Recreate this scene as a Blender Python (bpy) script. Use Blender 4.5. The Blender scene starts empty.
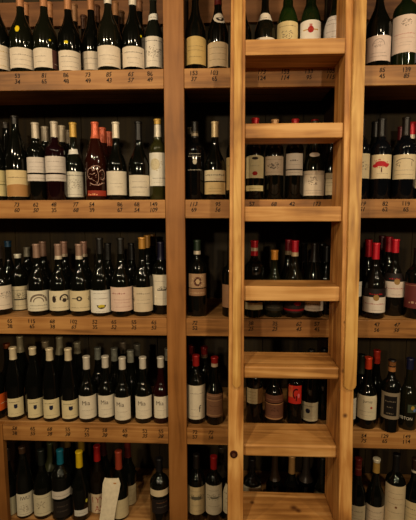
import bpy, bmesh, math, random
from mathutils import Vector, Matrix
random.seed(7)
C = bpy.context.scene.collection
SC = bpy.context.scene
# ------------------------------------------------------------------ camera
CAM_D, CAM_Z, FPX = 1.74, 1.5, 415.0
PITCH, YAW, ROLL = math.radians(6.5), math.radians(2.5), math.radians(-.1)
_f = Vector((-math.sin(YAW)*math.cos(PITCH), math.cos(YAW)*math.cos(PITCH), -math.sin(PITCH)))
_r = Vector((math.cos(YAW), math.sin(YAW), 0)); _u = _r.cross(_f)
_r, _u = _r*math.cos(ROLL)+_u*math.sin(ROLL), _u*math.cos(ROLL)-_r*math.sin(ROLL)
cd = bpy.data.cameras.new('camera'); cam = bpy.data.objects.new('camera', cd); C.objects.link(cam)
cd.sensor_fit = 'HORIZONTAL'; cd.sensor_width = 36; cd.lens = 36*FPX/416; cd.clip_start = .05
cam.matrix_world = Matrix(((_r.x,_u.x,-_f.x,0),(_r.y,_u.y,-_f.y,-CAM_D),(_r.z,_u.z,-_f.z,CAM_Z),(0,0,0,1)))
SC.camera = cam
def at(px, py, Y):
    """measured direction -> point on the vertical plane at depth Y"""
    d = _f + _r*(px-208)/FPX + _u*(260-py)/FPX
    return Vector((0,-CAM_D,CAM_Z)) + d*((Y+CAM_D)/d.y)
# ------------------------------------------------------------------ world, lamps, exposure
w = bpy.data.worlds.new('World'); SC.world = w; w.use_nodes = True
w.node_tree.nodes['Background'].inputs[0].default_value = (1,.7,.42,1)
w.node_tree.nodes['Background'].inputs[1].default_value = .004
SC.view_settings.view_transform = 'Standard'; SC.view_settings.look = 'None'
SC.view_settings.exposure = 0; SC.view_settings.gamma = 1; SC.view_settings.use_curve_mapping = False
def lamp(x, y, z, power, size, tgt=(0,0,1.6), col=(1,.80,.53)):
    l = bpy.data.lights.new('ceiling_and_fill_lamp', 'AREA'); l.shape = 'DISK'; l.size = size; l.energy = power; l.color = col
    o = bpy.data.objects.new('ceiling_and_fill_lamp', l); C.objects.link(o); o.location = (x,y,z)
    o.rotation_euler = (Vector(tgt)-Vector((x,y,z))).to_track_quat('-Z','Y').to_euler()
lamp(-1.60,-1.80,2.80, 15, .10, (-.3,0,1.1))
lamp(-.60,-2.10,2.80, 12, .09, (0,0,.9))
lamp( .60,-1.70,2.80, 4, .09, (.3,0,1.0))
lamp(1.60,-1.90,2.80, 15, .10, (.4,0,.9))
lamp(-1.0,-3.30,2.10, 25, .14, (0,0,1.3))  # unseen fill lamp added well below the ceiling for flatter light
lamp(1.2,-3.30,2.10, 27, .14, (.2,0,1.3))  # second added fill, low so rung shadows fall hidden behind the rungs
# ------------------------------------------------------------------ materials
MC = {}
def lin(c): return tuple((v/255/12.92 if v/255 <= .04045 else ((v/255+.055)/1.055)**2.4) for v in c)
def base_mat(name, rough=.5, spec=.5):
    m = bpy.data.materials.new(name); m.use_nodes = True; nt = m.node_tree; b = nt.nodes['Principled BSDF']
    b.inputs['Roughness'].default_value = rough; b.inputs['Specular IOR Level'].default_value = spec
    return m, nt, b
def wood(name, c0, c1, c2, axis, rough=.5, knots=(), scale=1.):
    key = ('wood', name)
    if key in MC: return MC[key]
    m, nt, b = base_mat(name, rough, .35); N, L = nt.nodes, nt.links
    tc = N.new('ShaderNodeTexCoord'); mp = N.new('ShaderNodeMapping'); L.new(tc.outputs['Object'], mp.inputs[0])
    s = [26*scale]*3; s['XYZ'.index(axis)] = 1.6*scale; mp.inputs['Scale'].default_value = s
    n1 = N.new('ShaderNodeTexNoise'); n1.inputs['Scale'].default_value = 1.2; n1.inputs['Detail'].default_value = 5; n1.inputs['Distortion'].default_value = .9
    L.new(mp.outputs[0], n1.inputs['Vector'])
    n2 = N.new('ShaderNodeTexNoise'); n2.inputs['Scale'].default_value = 4.5; n2.inputs['Detail'].default_value = 3
    L.new(tc.outputs['Object'], n2.inputs['Vector'])
    mix = N.new('ShaderNodeMath'); mix.operation = 'MULTIPLY_ADD'; mix.inputs[1].default_value = .45
    L.new(n2.outputs[0], mix.inputs[0]); 
    m2 = N.new('ShaderNodeMath'); m2.operation = 'MULTIPLY'; m2.inputs[1].default_value = .6; L.new(n1.outputs[0], m2.inputs[0])
    L.new(m2.outputs[0], mix.inputs[2])
    cr = N.new('ShaderNodeValToRGB'); e = cr.color_ramp.elements
    e[0].position = .40; e[0].color = (*lin(c0),1); e[1].position = .66; e[1].color = (*lin(c2),1)
    k = e.new(.52); k.color = (*lin(c1),1)
    L.new(mix.outputs[0], cr.inputs[0]); last = cr.outputs[0]
    for (x,y,z,r) in knots:
        vm = N.new('ShaderNodeVectorMath'); vm.operation = 'DISTANCE'; vm.inputs[1].default_value = (x,y,z)
        L.new(tc.outputs['Object'], vm.inputs[0])
        mr = N.new('ShaderNodeMapRange'); mr.inputs[1].default_value = r*.35; mr.inputs[2].default_value = r*1.3; mr.inputs[3].default_value = .85; mr.inputs[4].default_value = 0
        L.new(vm.outputs['Value'], mr.inputs[0])
        mx = N.new('ShaderNodeMix'); mx.data_type = 'RGBA'; mx.inputs[7].default_value = (*lin((70,34,14)),1)
        L.new(mr.outputs[0], mx.inputs[0]); L.new(last, mx.inputs[6]); last = mx.outputs[2]
    L.new(last, b.inputs['Base Color'])
    bp = N.new('ShaderNodeBump'); bp.inputs['Strength'].default_value = .12; bp.inputs['Distance'].default_value = .003
    L.new(n1.outputs[0], bp.inputs['Height']); L.new(bp.outputs[0], b.inputs['Normal'])
    MC[key] = m; return m
def plain(kind, col, rough, spec=.5, metal=0, var=.12):
    key = (kind, tuple(col), rough, metal)
    if key in MC: return MC[key]
    m, nt, b = base_mat(kind, rough, spec); N, L = nt.nodes, nt.links
    tc = N.new('ShaderNodeTexCoord'); n = N.new('ShaderNodeTexNoise'); n.inputs['Scale'].default_value = 60; n.inputs['Detail'].default_value = 3
    L.new(tc.outputs['Object'], n.inputs['Vector'])
    cr = N.new('ShaderNodeValToRGB'); c = lin(col)
    cr.color_ramp.elements[0].position = .3; cr.color_ramp.elements[1].position = .7
    cr.color_ramp.elements[0].color = (*[v*(1-var) for v in c],1); cr.color_ramp.elements[1].color = (*[min(1,v*(1+var)) for v in c],1)
    L.new(n.outputs[0], cr.inputs[0]); L.new(cr.outputs[0], b.inputs['Base Color']); b.inputs['Metallic'].default_value = metal
    MC[key] = m; return m
def glass(col): return plain('bottle_glass', tuple(int(v*.75) for v in col), .07, .42, 0, .05)
def foil(col, metal=.25): return plain('capsule_foil', col, .38, .5, metal, .08)
def paper(col): return plain('label_paper', col, .62, .3, 0, .05)
def ink(col): return plain('printing_ink', col, .6, .2, 0, .02)
LAD_FR = wood('ladder_rail_pine', (142,92,42), (190,134,70), (226,176,106), 'Z', .48)
LAD_RU = wood('ladder_rung_pine', (144,96,46), (188,134,72), (218,168,104), 'X', .5)
STRIPW = wood('ladder_strip_pine', (146,100,44), (190,140,70), (222,178,104), 'Z', .45)
TRIM = wood('shelf_front_pine', (122,80,38), (164,112,58), (190,138,78), 'X', .5)
POST = wood('post_pine', (124,78,34), (148,96,44), (164,110,56), 'Z', .5)
BOARD = wood('shelf_board_pine', (134,90,46), (170,122,70), (194,146,90), 'X', .6)  # paler than the fronts: light from above put into the boards
BACKW = wood('back_board_wood', (36,20,10), (50,30,14), (64,40,20), 'X', .6)
# ------------------------------------------------------------------ helpers
def obj(name, bm, mat, parent=None, smooth=False, me=None):
    if me is None:
        me = bpy.data.meshes.new(name); bmesh.ops.recalc_face_normals(bm, faces=bm.faces); bm.to_mesh(me); bm.free()
        me.materials.append(mat)
        if smooth:
            for p in me.polygons: p.use_smooth = True
            try: me.set_sharp_from_angle(angle=math.radians(42))
            except Exception: pass
    o = bpy.data.objects.new(name, me); C.objects.link(o); o.parent = parent
    return o
def thing(name, label, cat, loc, group=None):
    o = bpy.data.objects.new(name, None); C.objects.link(o); o.location = loc; o.empty_display_size = .03
    o['label'] = label; o['category'] = cat
    if group: o['group'] = group
    return o
def box(bm, x0,x1,y0,y1,z0,z1, bev=0):
    r = bmesh.ops.create_cube(bm, size=1)
    for v in r['verts']:
        v.co = Vector((x0+(v.co.x+.5)*(x1-x0), y0+(v.co.y+.5)*(y1-y0), z0+(v.co.z+.5)*(z1-z0)))
    if bev:
        es = list({e for v in r['verts'] for e in v.link_edges})
        bmesh.ops.bevel(bm, geom=es, offset=bev, segments=2, affect='EDGES', profile=.5)
def nb(): return bmesh.new()
def prism(bm, pts, ax, a, b, bev=0):
    """polygon pts in the plane normal to axis ax, from a to b"""
    def P(p, t):
        return Vector((t,p[0],p[1])) if ax == 'X' else Vector((p[0],t,p[1]))
    lo = [bm.verts.new(P(p,a)) for p in pts]; hi = [bm.verts.new(P(p,b)) for p in pts]; n = len(pts)
    bm.faces.new(lo); bm.faces.new(hi[::-1])
    for i in range(n): bm.faces.new((lo[i],hi[i],hi[(i+1)%n],lo[(i+1)%n]))
    if bev:
        bmesh.ops.bevel(bm, geom=list({e for v in lo+hi for e in v.link_edges}), offset=bev, segments=2, affect='EDGES', profile=.5)
def struct(name, bm, mat):
    o = obj(name, bm, mat); o['kind'] = 'structure'; return o
# ------------------------------------------------------------------ the room
FL = -.06
PLASTER = plain('ochre_plaster', (70,52,26), .85, .2, 0, .1)
DARKP = plain('dark_plaster', (48,36,26), .9, .2, 0, .1)
TILE = plain('stone_floor', (60,46,34), .6, .3, 0, .2)
b = nb(); box(b,-2.6,2.6,-4.0,.55,FL-.05,FL); struct('floor', b, TILE)
b = nb(); box(b,-2.6,2.6,-4.0,.55,2.95,3.0); struct('ceiling', b, DARKP)
b = nb(); box(b,-2.6,2.6,.47,.55,FL,2.95); struct('wall_back', b, PLASTER)
b = nb(); box(b,-2.68,-2.6,-4.0,.55,FL,2.95); struct('wall_left', b, DARKP)
b = nb(); box(b,2.6,2.68,-4.0,.55,FL,2.95); struct('wall_right', b, DARKP)
b = nb(); box(b,-2.6,2.6,-4.08,-4.0,FL,2.95); struct('wall_front', b, DARKP)
# ------------------------------------------------------------------ the shelving
SH = [2.077, 1.554, 1.048, .551, .068]     # heights of the shelf tops
TH = .077
rack = thing('wine_shelving', 'tall built-in pine shelving with prices handwritten along its shelf fronts', 'shelving', (0,0,FL))
POSTS = [(-1.10,-1.010), (-.2535,-.172), (.457,.540), (1.27,1.35)]
LEFTEND = -1.62      # above the fourth shelf the left bay runs on past the picture edge
for a, c in POSTS+[(LEFTEND-.08,LEFTEND)]:
    zt = SH[3]-FL if a == POSTS[0][0] else 2.95-FL
    b = nb(); box(b,a,c,-.002,.028,0,zt,.002); obj('upright_post', b, POST, rack)
    m = a+.009 if zt < 1 else (a+c)/2
    b = nb(); box(b,m-.009,m+.009,.0285,.44,0,zt-(.024 if zt < 1 else 0)); obj('side_panel', b, BACKW, rack)
b = nb()
for k in range(16): box(b,-1.70+k*.19,-1.70+k*.19+.187,.442,.458,0.10,2.95-FL-.02)
obj('back_panel', b, wood('back_planks', (32,23,7), (46,34,10), (56,43,14), 'Z', .7), rack)
b = nb(); box(b,-1.08,1.33,.02,.035,0,.02-FL-.05); obj('plinth', b, POST, rack)
for zz in (2.485,):
    for i in range(3):
        b = nb(); box(b,(LEFTEND if i == 0 else POSTS[i][1])-.016,POSTS[i+1][0]+.016,.416,.441,zz-FL-.058,zz-FL+.058,.002); obj('back_slat', b, wood('slat_wood', (96,58,30), (122,78,42), (140,92,52), 'X', .6), rack)
PR = {0:[(17.5,'53','34'),(44,'81','65'),(66,'86','48'),(88,'73','49'),(109,'85','43'),(131,'65','57'),(150,'86','49'),(194,'153','37'),(214.5,'103','65'),
         (262,'173','124'),(285.5,'153','114'),(309,'133','95'),(331,'105','115'),(382,'85','45'),(406.5,'139','85')],
      1:[(17,'73','60'),(36,'62','50'),(54,'48','35'),(76,'77','68'),(92,'54','39'),(120,'86','67'),(137,'68','54'),(154,'149','109'),(194,'113','69'),(218,'95','56'),
         (252,'57','48'),(274,'68','52'),(292,'42','35'),(317,'173','95'),(362,'119','51'),(385,'82','62'),(406,'119','65')],
      2:[(10,'65','38'),(32,'115','65'),(52.5,'68','38'),(74,'102','65'),(95,'52','35'),(114,'65','52'),(134,'55','35'),(154,'65','52'),(195,'72','52'),
         (251,'38','25'),(275,'35','25'),(299,'62','45'),(317,'57','45'),(377,'47','56'),(397,'47','56')],
      3:[(15,'58','38'),(33,'65','55'),(50,'68','38'),(68,'55','38'),(87,'72','55'),(105,'58','38'),(125,'65','48'),(145,'52','35'),(161,'55','38'),
         (195,'72','57'),(211,'72','56'),(364,'54','75'),(385,'129','65'),(407,'149','114')], 4:[]}
TXT = {}
def text_geo(s, off=.018):
    """glyph triangles of a string, height 1, centred"""
    if s in TXT: return TXT[s]
    cu = bpy.data.curves.new('lettering', 'FONT'); cu.body = s; cu.size = 1; cu.align_x = 'CENTER'; cu.offset = off; cu.resolution_u = 3
    o = bpy.data.objects.new('lettering', cu); C.objects.link(o)
    dg = bpy.context.evaluated_depsgraph_get(); me = bpy.data.meshes.new_from_object(o.evaluated_get(dg))
    vs = [v.co.copy() for v in me.vertices]; fs = [tuple(p.vertices) for p in me.polygons]
    bpy.data.objects.remove(o); bpy.data.curves.remove(cu); bpy.data.meshes.remove(me)
    y0 = min(v.y for v in vs); y1 = max(v.y for v in vs); h = y1-y0
    x0 = min(v.x for v in vs); x1 = max(v.x for v in vs)
    vs = [((v.x-(x0+x1)/2)/h, (v.y-(y0+y1)/2)/h) for v in vs]
    TXT[s] = (vs, fs); return TXT[s]
for r, zt in enumerate(SH):
    for i in range(3):
        left = LEFTEND if (i == 0 and r < 3) else POSTS[i][1]
        xa, xb = left+.001, POSTS[i+1][0]-.001
        if i == 0 and r == 3: left = LEFTEND
        b = nb(); box(b,left-.016,POSTS[i+1][0]+.016,.0285,.44,zt-FL-.022,zt-FL,.001); obj('shelf_board', b, BOARD, rack)
        b = nb(); box(b,xa,xb,0,.028,zt-FL-TH,zt-FL,.0025); tr = obj('shelf_front', b, TRIM, rack)
        for (px, t1, t2) in PR[r]:
            py = {0:78,1:208,2:325,3:435}[r]; p = at(px, py, 0)
            if not xa < p.x < xb: continue
            b = nb()
            for s, dz in ((t1,-.0185),(t2,-.0415)):
                vs, fs = text_geo(s); H = .0178; sk = random.uniform(-.05,.35); ro = random.uniform(-.12,.12)
                vv = [b.verts.new((p.x+(x+y*sk)*H*.95, -.0006, zt-FL+dz+(y+x*ro)*H)) for x, y in vs]
                for f in fs:
                    try: b.faces.new([vv[k] for k in f])
                    except ValueError: pass
            obj('price_marking', b, ink((22,14,12)), tr)
# ------------------------------------------------------------------ the ladder
lad = thing('ladder', 'tall pine library ladder with broad flat rungs leaning on the wine shelving', 'ladder', (.24,-.2,FL))
LX, LY = .24, -.2
def yb(z): return -.036-(2.1-z)*.028-LY
def yf(z): return -.172-(2.1-z)*.075-LY
XL0, XL1, XR0, XR1 = .015-LX, .067-LX, .420-LX, .468-LX
ZT = 2.62
for n, (a, c) in enumerate(((XL0,XL1),(XR0,XR1))):
    b = nb(); prism(b, [(yb(FL),0),(yf(FL),0),(yf(ZT),ZT-FL),(yb(ZT),ZT-FL)], 'X', a, c, .003)
    if n == 0:
        for v in b.verts:
            if v.co.x < (a+c)/2: v.co.x -= .006*(2.3-FL-v.co.z)/2
    kn = [(.438-LX, yf(.76), .76-FL, .009), (.433-LX, yf(1.1), 1.104-FL, .006), (.431-LX, yf(.925), .925-FL, .009)] if n else [((a+c)/2, yf(1.8), 1.87-FL, .007)]
    obj('rail', b, wood('rail_pine_%s' % 'ab'[n], (140,88,40), (188,130,66), (222,170,100), 'Z', .48, kn), lad)
# rung heights: front top / bottom measured
for k, (pt, pb, rec) in enumerate([(38.6,54.5,-.173),(123,138,-.184),(206.5,221.5,-.203),(286.5,301,-.215),(367,378.9,-.242),(445.5,457,-.25),(521.5,532.5,-.26)]):
    z1 = at(290,pt,rec).z; z0 = at(290,pb,rec).z
    yF = rec-LY; yB = yb(z0)-.001
    b = nb(); box(b,XL1,XR0+.0,yF,yB,z0-FL,z1-FL,.003 if k<4 else .006)
    obj('rung', b, wood('rung_knotty', (144,96,46), (188,134,72), (218,168,104), 'X', .5, [(.275-LX, -.185-LY, z1-FL, .016), (.29-LX, -.20-LY, z1-FL, .012), (.11-LX, -.16-LY, z1-FL, .010)]) if k == 6 else LAD_RU, lad)
# rungs above the frame
for z in (2.36,):
    b = nb(); box(b,XL1,XR0,yf(z),yb(z),z-FL,z-FL+.055,.003); obj('rung', b, LAD_RU, lad)
# front strips on both rails, ending rounded
def strip(a, c, zend, th, slope):
    b = nb(); n = 6; r = (c-a)*.35
    pts = [(a,ZT-FL),(a,zend+r-FL)]+[(a+r-r*math.cos(t*math.pi/2/n), zend+r-r*math.sin(t*math.pi/2/n)-FL) for t in range(1,n+1)]
    pts += [(c-r+r*math.sin(t*math.pi/2/n), zend+r-r*math.cos(t*math.pi/2/n)-FL) for t in range(0,n+1)]+[(c,ZT-FL)]
    lo = []; hi = []
    for x, z in pts:
        y = yf(z+FL)-.0003; x += slope*(z+FL-zend)
        lo.append(b.verts.new((x,y,z))); hi.append(b.verts.new((x,y-th,z)))
    m = len(pts); b.faces.new(lo); f = b.faces.new(hi[::-1])
    for k in range(m): b.faces.new((lo[k],hi[k],hi[(k+1)%m],lo[(k+1)%m]))
    bmesh.ops.bevel(b, geom=list(f.edges), offset=.003, segments=2, affect='EDGES')
    obj('guide_strip', b, STRIPW, lad)
strip(.026-LX, .055-LX, .862, .012, 0)
strip(.429-LX, .472-LX, .862, .014, .0125)
b = nb(); p = at(233.7,452,-.27)
bmesh.ops.create_cone(b, cap_ends=True, segments=20, radius1=.015, radius2=.0135, depth=.005, matrix=Matrix.Translation((p.x-LX,yf(p.z)-.0025,p.z-FL)) @ Matrix.Rotation(math.pi/2,4,'X'))
bo = obj('bolt', b, foil((70,34,26),.6), lad, True)
b = nb(); bmesh.ops.create_cone(b, cap_ends=True, segments=6, radius1=.0075, radius2=.0065, depth=.004, matrix=Matrix.Translation((p.x-LX,yf(p.z)-.007,p.z-FL)) @ Matrix.Rotation(math.pi/2,4,'X'))
obj('bolt_nut', b, foil((150,100,70),.8), bo)
# ------------------------------------------------------------------ bottles
def profile(kind, R, H):
    n = .0148; lip = .0158
    if kind == 'claret':
        pts = [(0,.012),(R*.55,.006),(R*.88,0),(R,.006),(R,.60*H),(R*.985,.63*H),(R*.90,.668*H),(R*.70,.705*H),(R*.50,.733*H),(n+.003,.765*H),(n,.80*H),(n*.94,.975*H)]
    elif kind == 'burg':
        pts = [(0,.014),(R*.55,.008),(R*.88,0),(R,.007),(R,.42*H),(R*.985,.455*H),(R*.93,.488*H),(R*.83,.53*H),(R*.68,.575*H),(R*.53,.62*H),(n+.0035,.68*H),(n,.755*H),(n*.93,.975*H)]
    elif kind == 'flute':
        pts = [(0,.010),(R*.6,.004),(R*.9,0),(R,.006),(R,.42*H),(R*.985,.47*H),(R*.93,.53*H),(R*.83,.60*H),(R*.70,.67*H),(R*.56,.74*H),(n+.003,.81*H),(n,.86*H),(n*.92,.975*H)]
    elif kind == 'champ':
        pts = [(0,.014),(R*.55,.008),(R*.88,0),(R,.007),(R,.44*H),(R*.99,.50*H),(R*.94,.57*H),(R*.82,.64*H),(R*.64,.70*H),(R*.48,.75*H),(n+.005,.80*H),(n+.001,.86*H),(n,.975*H)]
    pts += [(lip,.978*H),(lip,.995*H),(n*.9,H),(0,H)]
    return pts
def rad(pts, z):
    prev = pts[2]
    for p in pts[3:]:
        if p[1] >= z: 
            t = (z-prev[1])/max(1e-6,p[1]-prev[1]); return prev[0]+t*(p[0]-prev[0])
        prev = p
    return prev[0]
def lathe(bm, pts, seg=28):
    rings = []
    for r, z in pts:
        if r < 1e-6: rings.append([bm.verts.new((0,0,z))])
        else: rings.append([bm.verts.new((r*math.cos(2*math.pi*k/seg), r*math.sin(2*math.pi*k/seg), z)) for k in range(seg)])
    for a, c in zip(rings, rings[1:]):
        for k in range(seg):
            j = (k+1)%seg
            if len(a) == 1 and len(c) == 1: continue
            if len(a) == 1: bm.faces.new((a[0],c[j],c[k]))
            elif len(c) == 1: bm.faces.new((a[k],a[j],c[0]))
            else: bm.faces.new((a[k],a[j],c[j],c[k]))
def smooth_pts(pts):
    """catmull-rom through the shoulder so that it is round"""
    out = pts[:4]
    core = pts[4:-4]
    for i in range(len(core)-1):
        p0 = core[max(i-1,0)]; p1 = core[i]; p2 = core[i+1]; p3 = core[min(i+2,len(core)-1)]
        for t in (0,.33,.66):
            f = lambda a,b,c,d: .5*((2*b)+(-a+c)*t+(2*a-5*b+4*c-d)*t*t+(-a+3*b-3*c+d)*t**3)
            out.append((f(p0[0],p1[0],p2[0],p3[0]) if i else p1[0]+(p2[0]-p1[0])*t, f(p0[1],p1[1],p2[1],p3[1]) if i else p1[1]+(p2[1]-p1[1])*t))
    out.append(core[-1]); return out+pts[-4:]
def patch(bm, pts, a0, a1, z0, z1, off, arch=0, nz=18, na=14, tilt=0):
    """label glued round the bottle; arch raises the middle of its top edge"""
    g = []
    for i in range(na+1):
        t = i/na; a = a0+(a1-a0)*t; col = []
        top = z1+arch*(1-(2*t-1)**2)
        for j in range(nz+1):
            z = z0+(top-z0)*j/nz+tilt*(2*t-1); r = rad(pts, z)+off
            col.append(bm.verts.new((r*math.sin(a), -r*math.cos(a), z)))
        g.append(col)
    for i in range(na):
        for j in range(nz): bm.faces.new((g[i][j],g[i+1][j],g[i+1][j+1],g[i][j+1]))
def spot(bm, pts, a, z, w, h, off):
    """small round or oval mark"""
    n = 10; rows = []
    for i in range(n+1):
        t = -1+2*i/n; x = t*w/2; hh = h/2*math.sqrt(max(0,1-t*t))+1e-5; c = []
        for s in (-1,0,1):
            zz = z+s*hh; r = rad(pts, zz)+off; aa = a+x/r
            c.append(bm.verts.new((r*math.sin(aa), -r*math.cos(aa), zz)))
        rows.append(c)
    for p, q in zip(rows, rows[1:]):
        for j in (0,1): bm.faces.new((p[j],q[j],q[j+1],p[j+1]))
def quadmark(bm, pts, a, z, x0,x1,y0,y1, off):
    n = max(1, int((x1-x0)/.006)); prev = None
    for i in range(n+1):
        x = x0+(x1-x0)*i/n; c = []
        for zz in (z+y0, z+y1):
            r = rad(pts, zz)+off; aa = a+x/r; c.append(bm.verts.new((r*math.sin(aa), -r*math.cos(aa), zz)))
        if prev: bm.faces.new((prev[0],c[0],c[1],prev[1]))
        prev = c
def draw(bm, pts, a, z, LW, LH, it, off=.0010):
    k = it[0]
    if k == 's':      # line of small illegible type
        _, cx, cy, w, h = it; W = w*LW; H = h*LH; x = cx*LW-W/2+.0; e = x+W
        while x < e:
            s = min(random.uniform(.35,.8)*H, e-x); hh = H*random.choice((.6,.6,1)); 
            quadmark(bm, pts, a, z+cy*LH, x, x+s*.62, -H*.5, -H*.5+hh*.42, off)
            x += s*1.05
    elif k == 't':
        _, cx, cy, h, s = it; vs, fs = text_geo(s, 0); H = h*LH; vv = []
        for x, y in vs:
            zz = z+cy*LH+y*H; r = rad(pts, zz)+off; aa = a+(cx*LW+x*H*.9)/r
            vv.append(bm.verts.new((r*math.sin(aa), -r*math.cos(aa), zz)))
        for f in fs:
            try: bm.faces.new([vv[q] for q in f])
            except ValueError: pass
    elif k == 'r':
        _, cx, cy, w, h = it; quadmark(bm, pts, a, z+cy*LH, (cx-w/2)*LW, (cx+w/2)*LW, -h/2*LH, h/2*LH, off)
    elif k == 'e':
        _, cx, cy, w, h = it; rr = rad(pts, z); spot(bm, pts, a+cx*LW/rr, z+cy*LH, w*LW, h*LH, off)
    elif k == 'blob':  # scatter of small strokes: an engraving
        _, cx, cy, w, h, n = it
        for _i in range(n):
            t = random.uniform(0,2*math.pi); q = math.sqrt(random.random())
            x = (cx+w/2*q*math.cos(t))*LW; y = (cy+h/2*q*math.sin(t))*LH; s = .0011+.0012*random.random()
            quadmark(bm, pts, a, z+y, x-s, x+s, -s*.6, s*.6, off)
    elif k == 'arc':   # ring segment, degrees
        _, cx, cy, w, h, d0, d1, th = it; n = 14; prev = None
        for i in range(n+1):
            t = math.radians(d0+(d1-d0)*i/n); c = []
            for q in (1, 1-th):
                zz = z+(cy+h/2*q*math.sin(t))*LH; x = (cx+w/2*q*math.cos(t))*LW; r = rad(pts, zz)+off; aa = a+x/r
                c.append(bm.verts.new((r*math.sin(aa), -r*math.cos(aa), zz)))
            if prev: bm.faces.new((prev[0],c[0],c[1],prev[1]))
            prev = c
ROWNAME = ['top shelf', 'second shelf', 'third shelf', 'fourth shelf', 'bottom shelf']
G_BLACK, G_GREEN, G_OLIVE = (14,15,10), (30,44,16), (44,48,26)
DK, GREY, RED, BRN = (52,42,36), (120,104,88), (170,30,26), (96,64,40)
LOG = []; STAND = {}
def bottle(row, px, py, Y, kind, Rp, top, desc, cap=None, glassc=G_BLACK, labels=(), marks=(), where='', H=None):
    """row shelf, px/py where its axis passes, Y axis depth, Rp half width in measured px, top = py of its mouth.
       cap = list of (colour, py_top, py_bottom); labels = list of dicts"""
    if Y < .13: Y -= .014
    z = SH[row]; p = at(px, py, Y); s = (at(px+1,py,Y)-at(px,py,Y)).length
    R = Rp*s
    # keep clear of the side panels and of the bottles already standing there
    for _k in range(60):
        p = at(px, py, Y); x = p.x
        for a, c in POSTS:
            m = a+.009 if a == POSTS[0][0] else (a+c)/2
            if a == POSTS[0][0] and row < 4: continue
            if abs(x-(a+c)/2) < (c-a)/2+R and Y-R < .0295: Y = R+.0296
            if abs(x-m) < R+.0105: x = m+math.copysign(R+.0105, x-m)
        p.x = x; hit = None
        for (qx, qy, qr) in STAND.setdefault(row, []):
            d = math.hypot(qx-x, qy-Y)-(qr+R+.0006)
            if d < 0 and (hit is None or d < hit[0]): hit = (d, qr)
        if hit is None: break
        if -hit[0] < .0025: R += hit[0]-.0001
        else: Y += .0022 if Y < .13 else .004
    STAND[row].append((x, Y, R)); s = (at(px+1,py,Y)-at(px,py,Y)).length
    if H is None: H = at(px, top, Y).z-z
    H = max(.24, min(.36, H)); LOG.append((row, px, round(R,4), round(H,3)))
    t = thing('wine_bottle', desc, 'wine bottle', (p.x, Y, z+.0003), 'wine bottles on the %s' % ROWNAME[row])
    pts = smooth_pts(profile(kind, R, H))
    b = nb(); lathe(b, pts); body = obj('glass_body', b, glass(glassc), t, True)
    ac = math.atan2(0-p.x, CAM_D+Y)
    def zz(y): return at(px, y, Y-R).z-z
    def zn(y): return at(px, y, Y-.015).z-z
    if cap:
        for (colr, y0, y1) in cap:
            za = H if y0 is None else min(H, zn(y0)); zb = max(.5*H, zn(y1))
            if za - zb < .004: zb = za-.03
            b = nb(); cp = [(rad(pts,zb)+.0002, zb)]+[(rad(pts,q[1])+.0012, q[1]) for q in pts if zb < q[1] < za]
            cp = [(rad(pts,zb)+.0012, zb+.0002)]+cp[1:]
            if za >= H-.001: cp += [(.0155,H+.0006),(0,H+.0009)]
            else: cp += [(rad(pts,za)+.0012,za)]
            cp = sorted(cp, key=lambda q:(q[1],-q[0])); 
            lathe(b, cp, 24); obj('capsule' if za >= H-.001 else 'neck_band', b, foil(colr), t, True)
    for L in labels:
        x0, x1, y0, y1 = L['box']; 
        zc0, zc1 = (zz(y1), zz(y0)) if not L.get('neck') else (zn(y1), zn(y0))
        zc0 = max(.006, zc0); rm = rad(pts,(zc0+zc1)/2)
        s2 = s*(CAM_D+Y-R*.6)/(CAM_D+Y)
        f = lambda x: math.asin(max(-.985, min(.985, (x-px+L.get('dx',0))*s2/rm)))
        a0, a1 = ac+f(x0), ac+f(x1)
        b = nb()
        if L.get('bare'): b.free(); lb = body
        elif L.get('round'):
            spot(b, pts, (a0+a1)/2, (zc0+zc1)/2, (a1-a0)*rm, zc1-zc0, .0009)
        else: patch(b, pts, a0, a1, zc0, zc1, L.get('off',.0008), arch=L.get('arch',0), tilt=L.get('tilt',0))
        if not L.get('bare'): lb = obj(L.get('name','label'), b, paper(L['c']), t, True)
        if L.get('lab'): lb['label'] = L['lab']
        LW = (a1-a0)*rm; LH = zc1-zc0; amid = (a0+a1)/2; zm = (zc0+zc1)/2
        by = {}
        for (colr, it) in L.get('p', ()): by.setdefault(colr, []).append(it)
        for colr, its in by.items():
            b = nb()
            for it in its: draw(b, pts, amid, zm, LW, LH, it)
            if len(b.verts): obj('printing', b, ink(colr), lb)
            else: b.free()
    for (colr, mx, my, w, h, nm) in marks:
        b = nb(); zm = zz(my); rm = rad(pts, zm); a = ac+math.asin(max(-.95,min(.95,(mx-px)*s/rm)))
        spot(b, pts, a, zm, w, h, .001); obj(nm, b, paper(colr), t, True)
    return t
# print layouts
def TYPE(c=GREY, top=.28):
    return [(c,('s',0,top,.72,.10)), (c,('s',0,top-.2,.5,.05)), (c,('s',0,top-.34,.6,.05)), (c,('s',0,top-.62,.66,.06))]
def L_(x0,x1,y0,y1,c,p=None,**k):
    d = dict(box=(x0,x1,y0,y1), c=c, p=TYPE() if p is None else p); d.update(k); return d
CREAM, IVORY, PINKW, TAN, WHITE = (226,210,188), (230,218,200), (226,202,188), (200,172,126), (232,226,214)
COPPER, SILVER, GOLD, CREDD, NAVY, TEAL = (186,128,84), (190,176,156), (196,156,70), (176,22,26), (26,24,46), (14,96,118)
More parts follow.
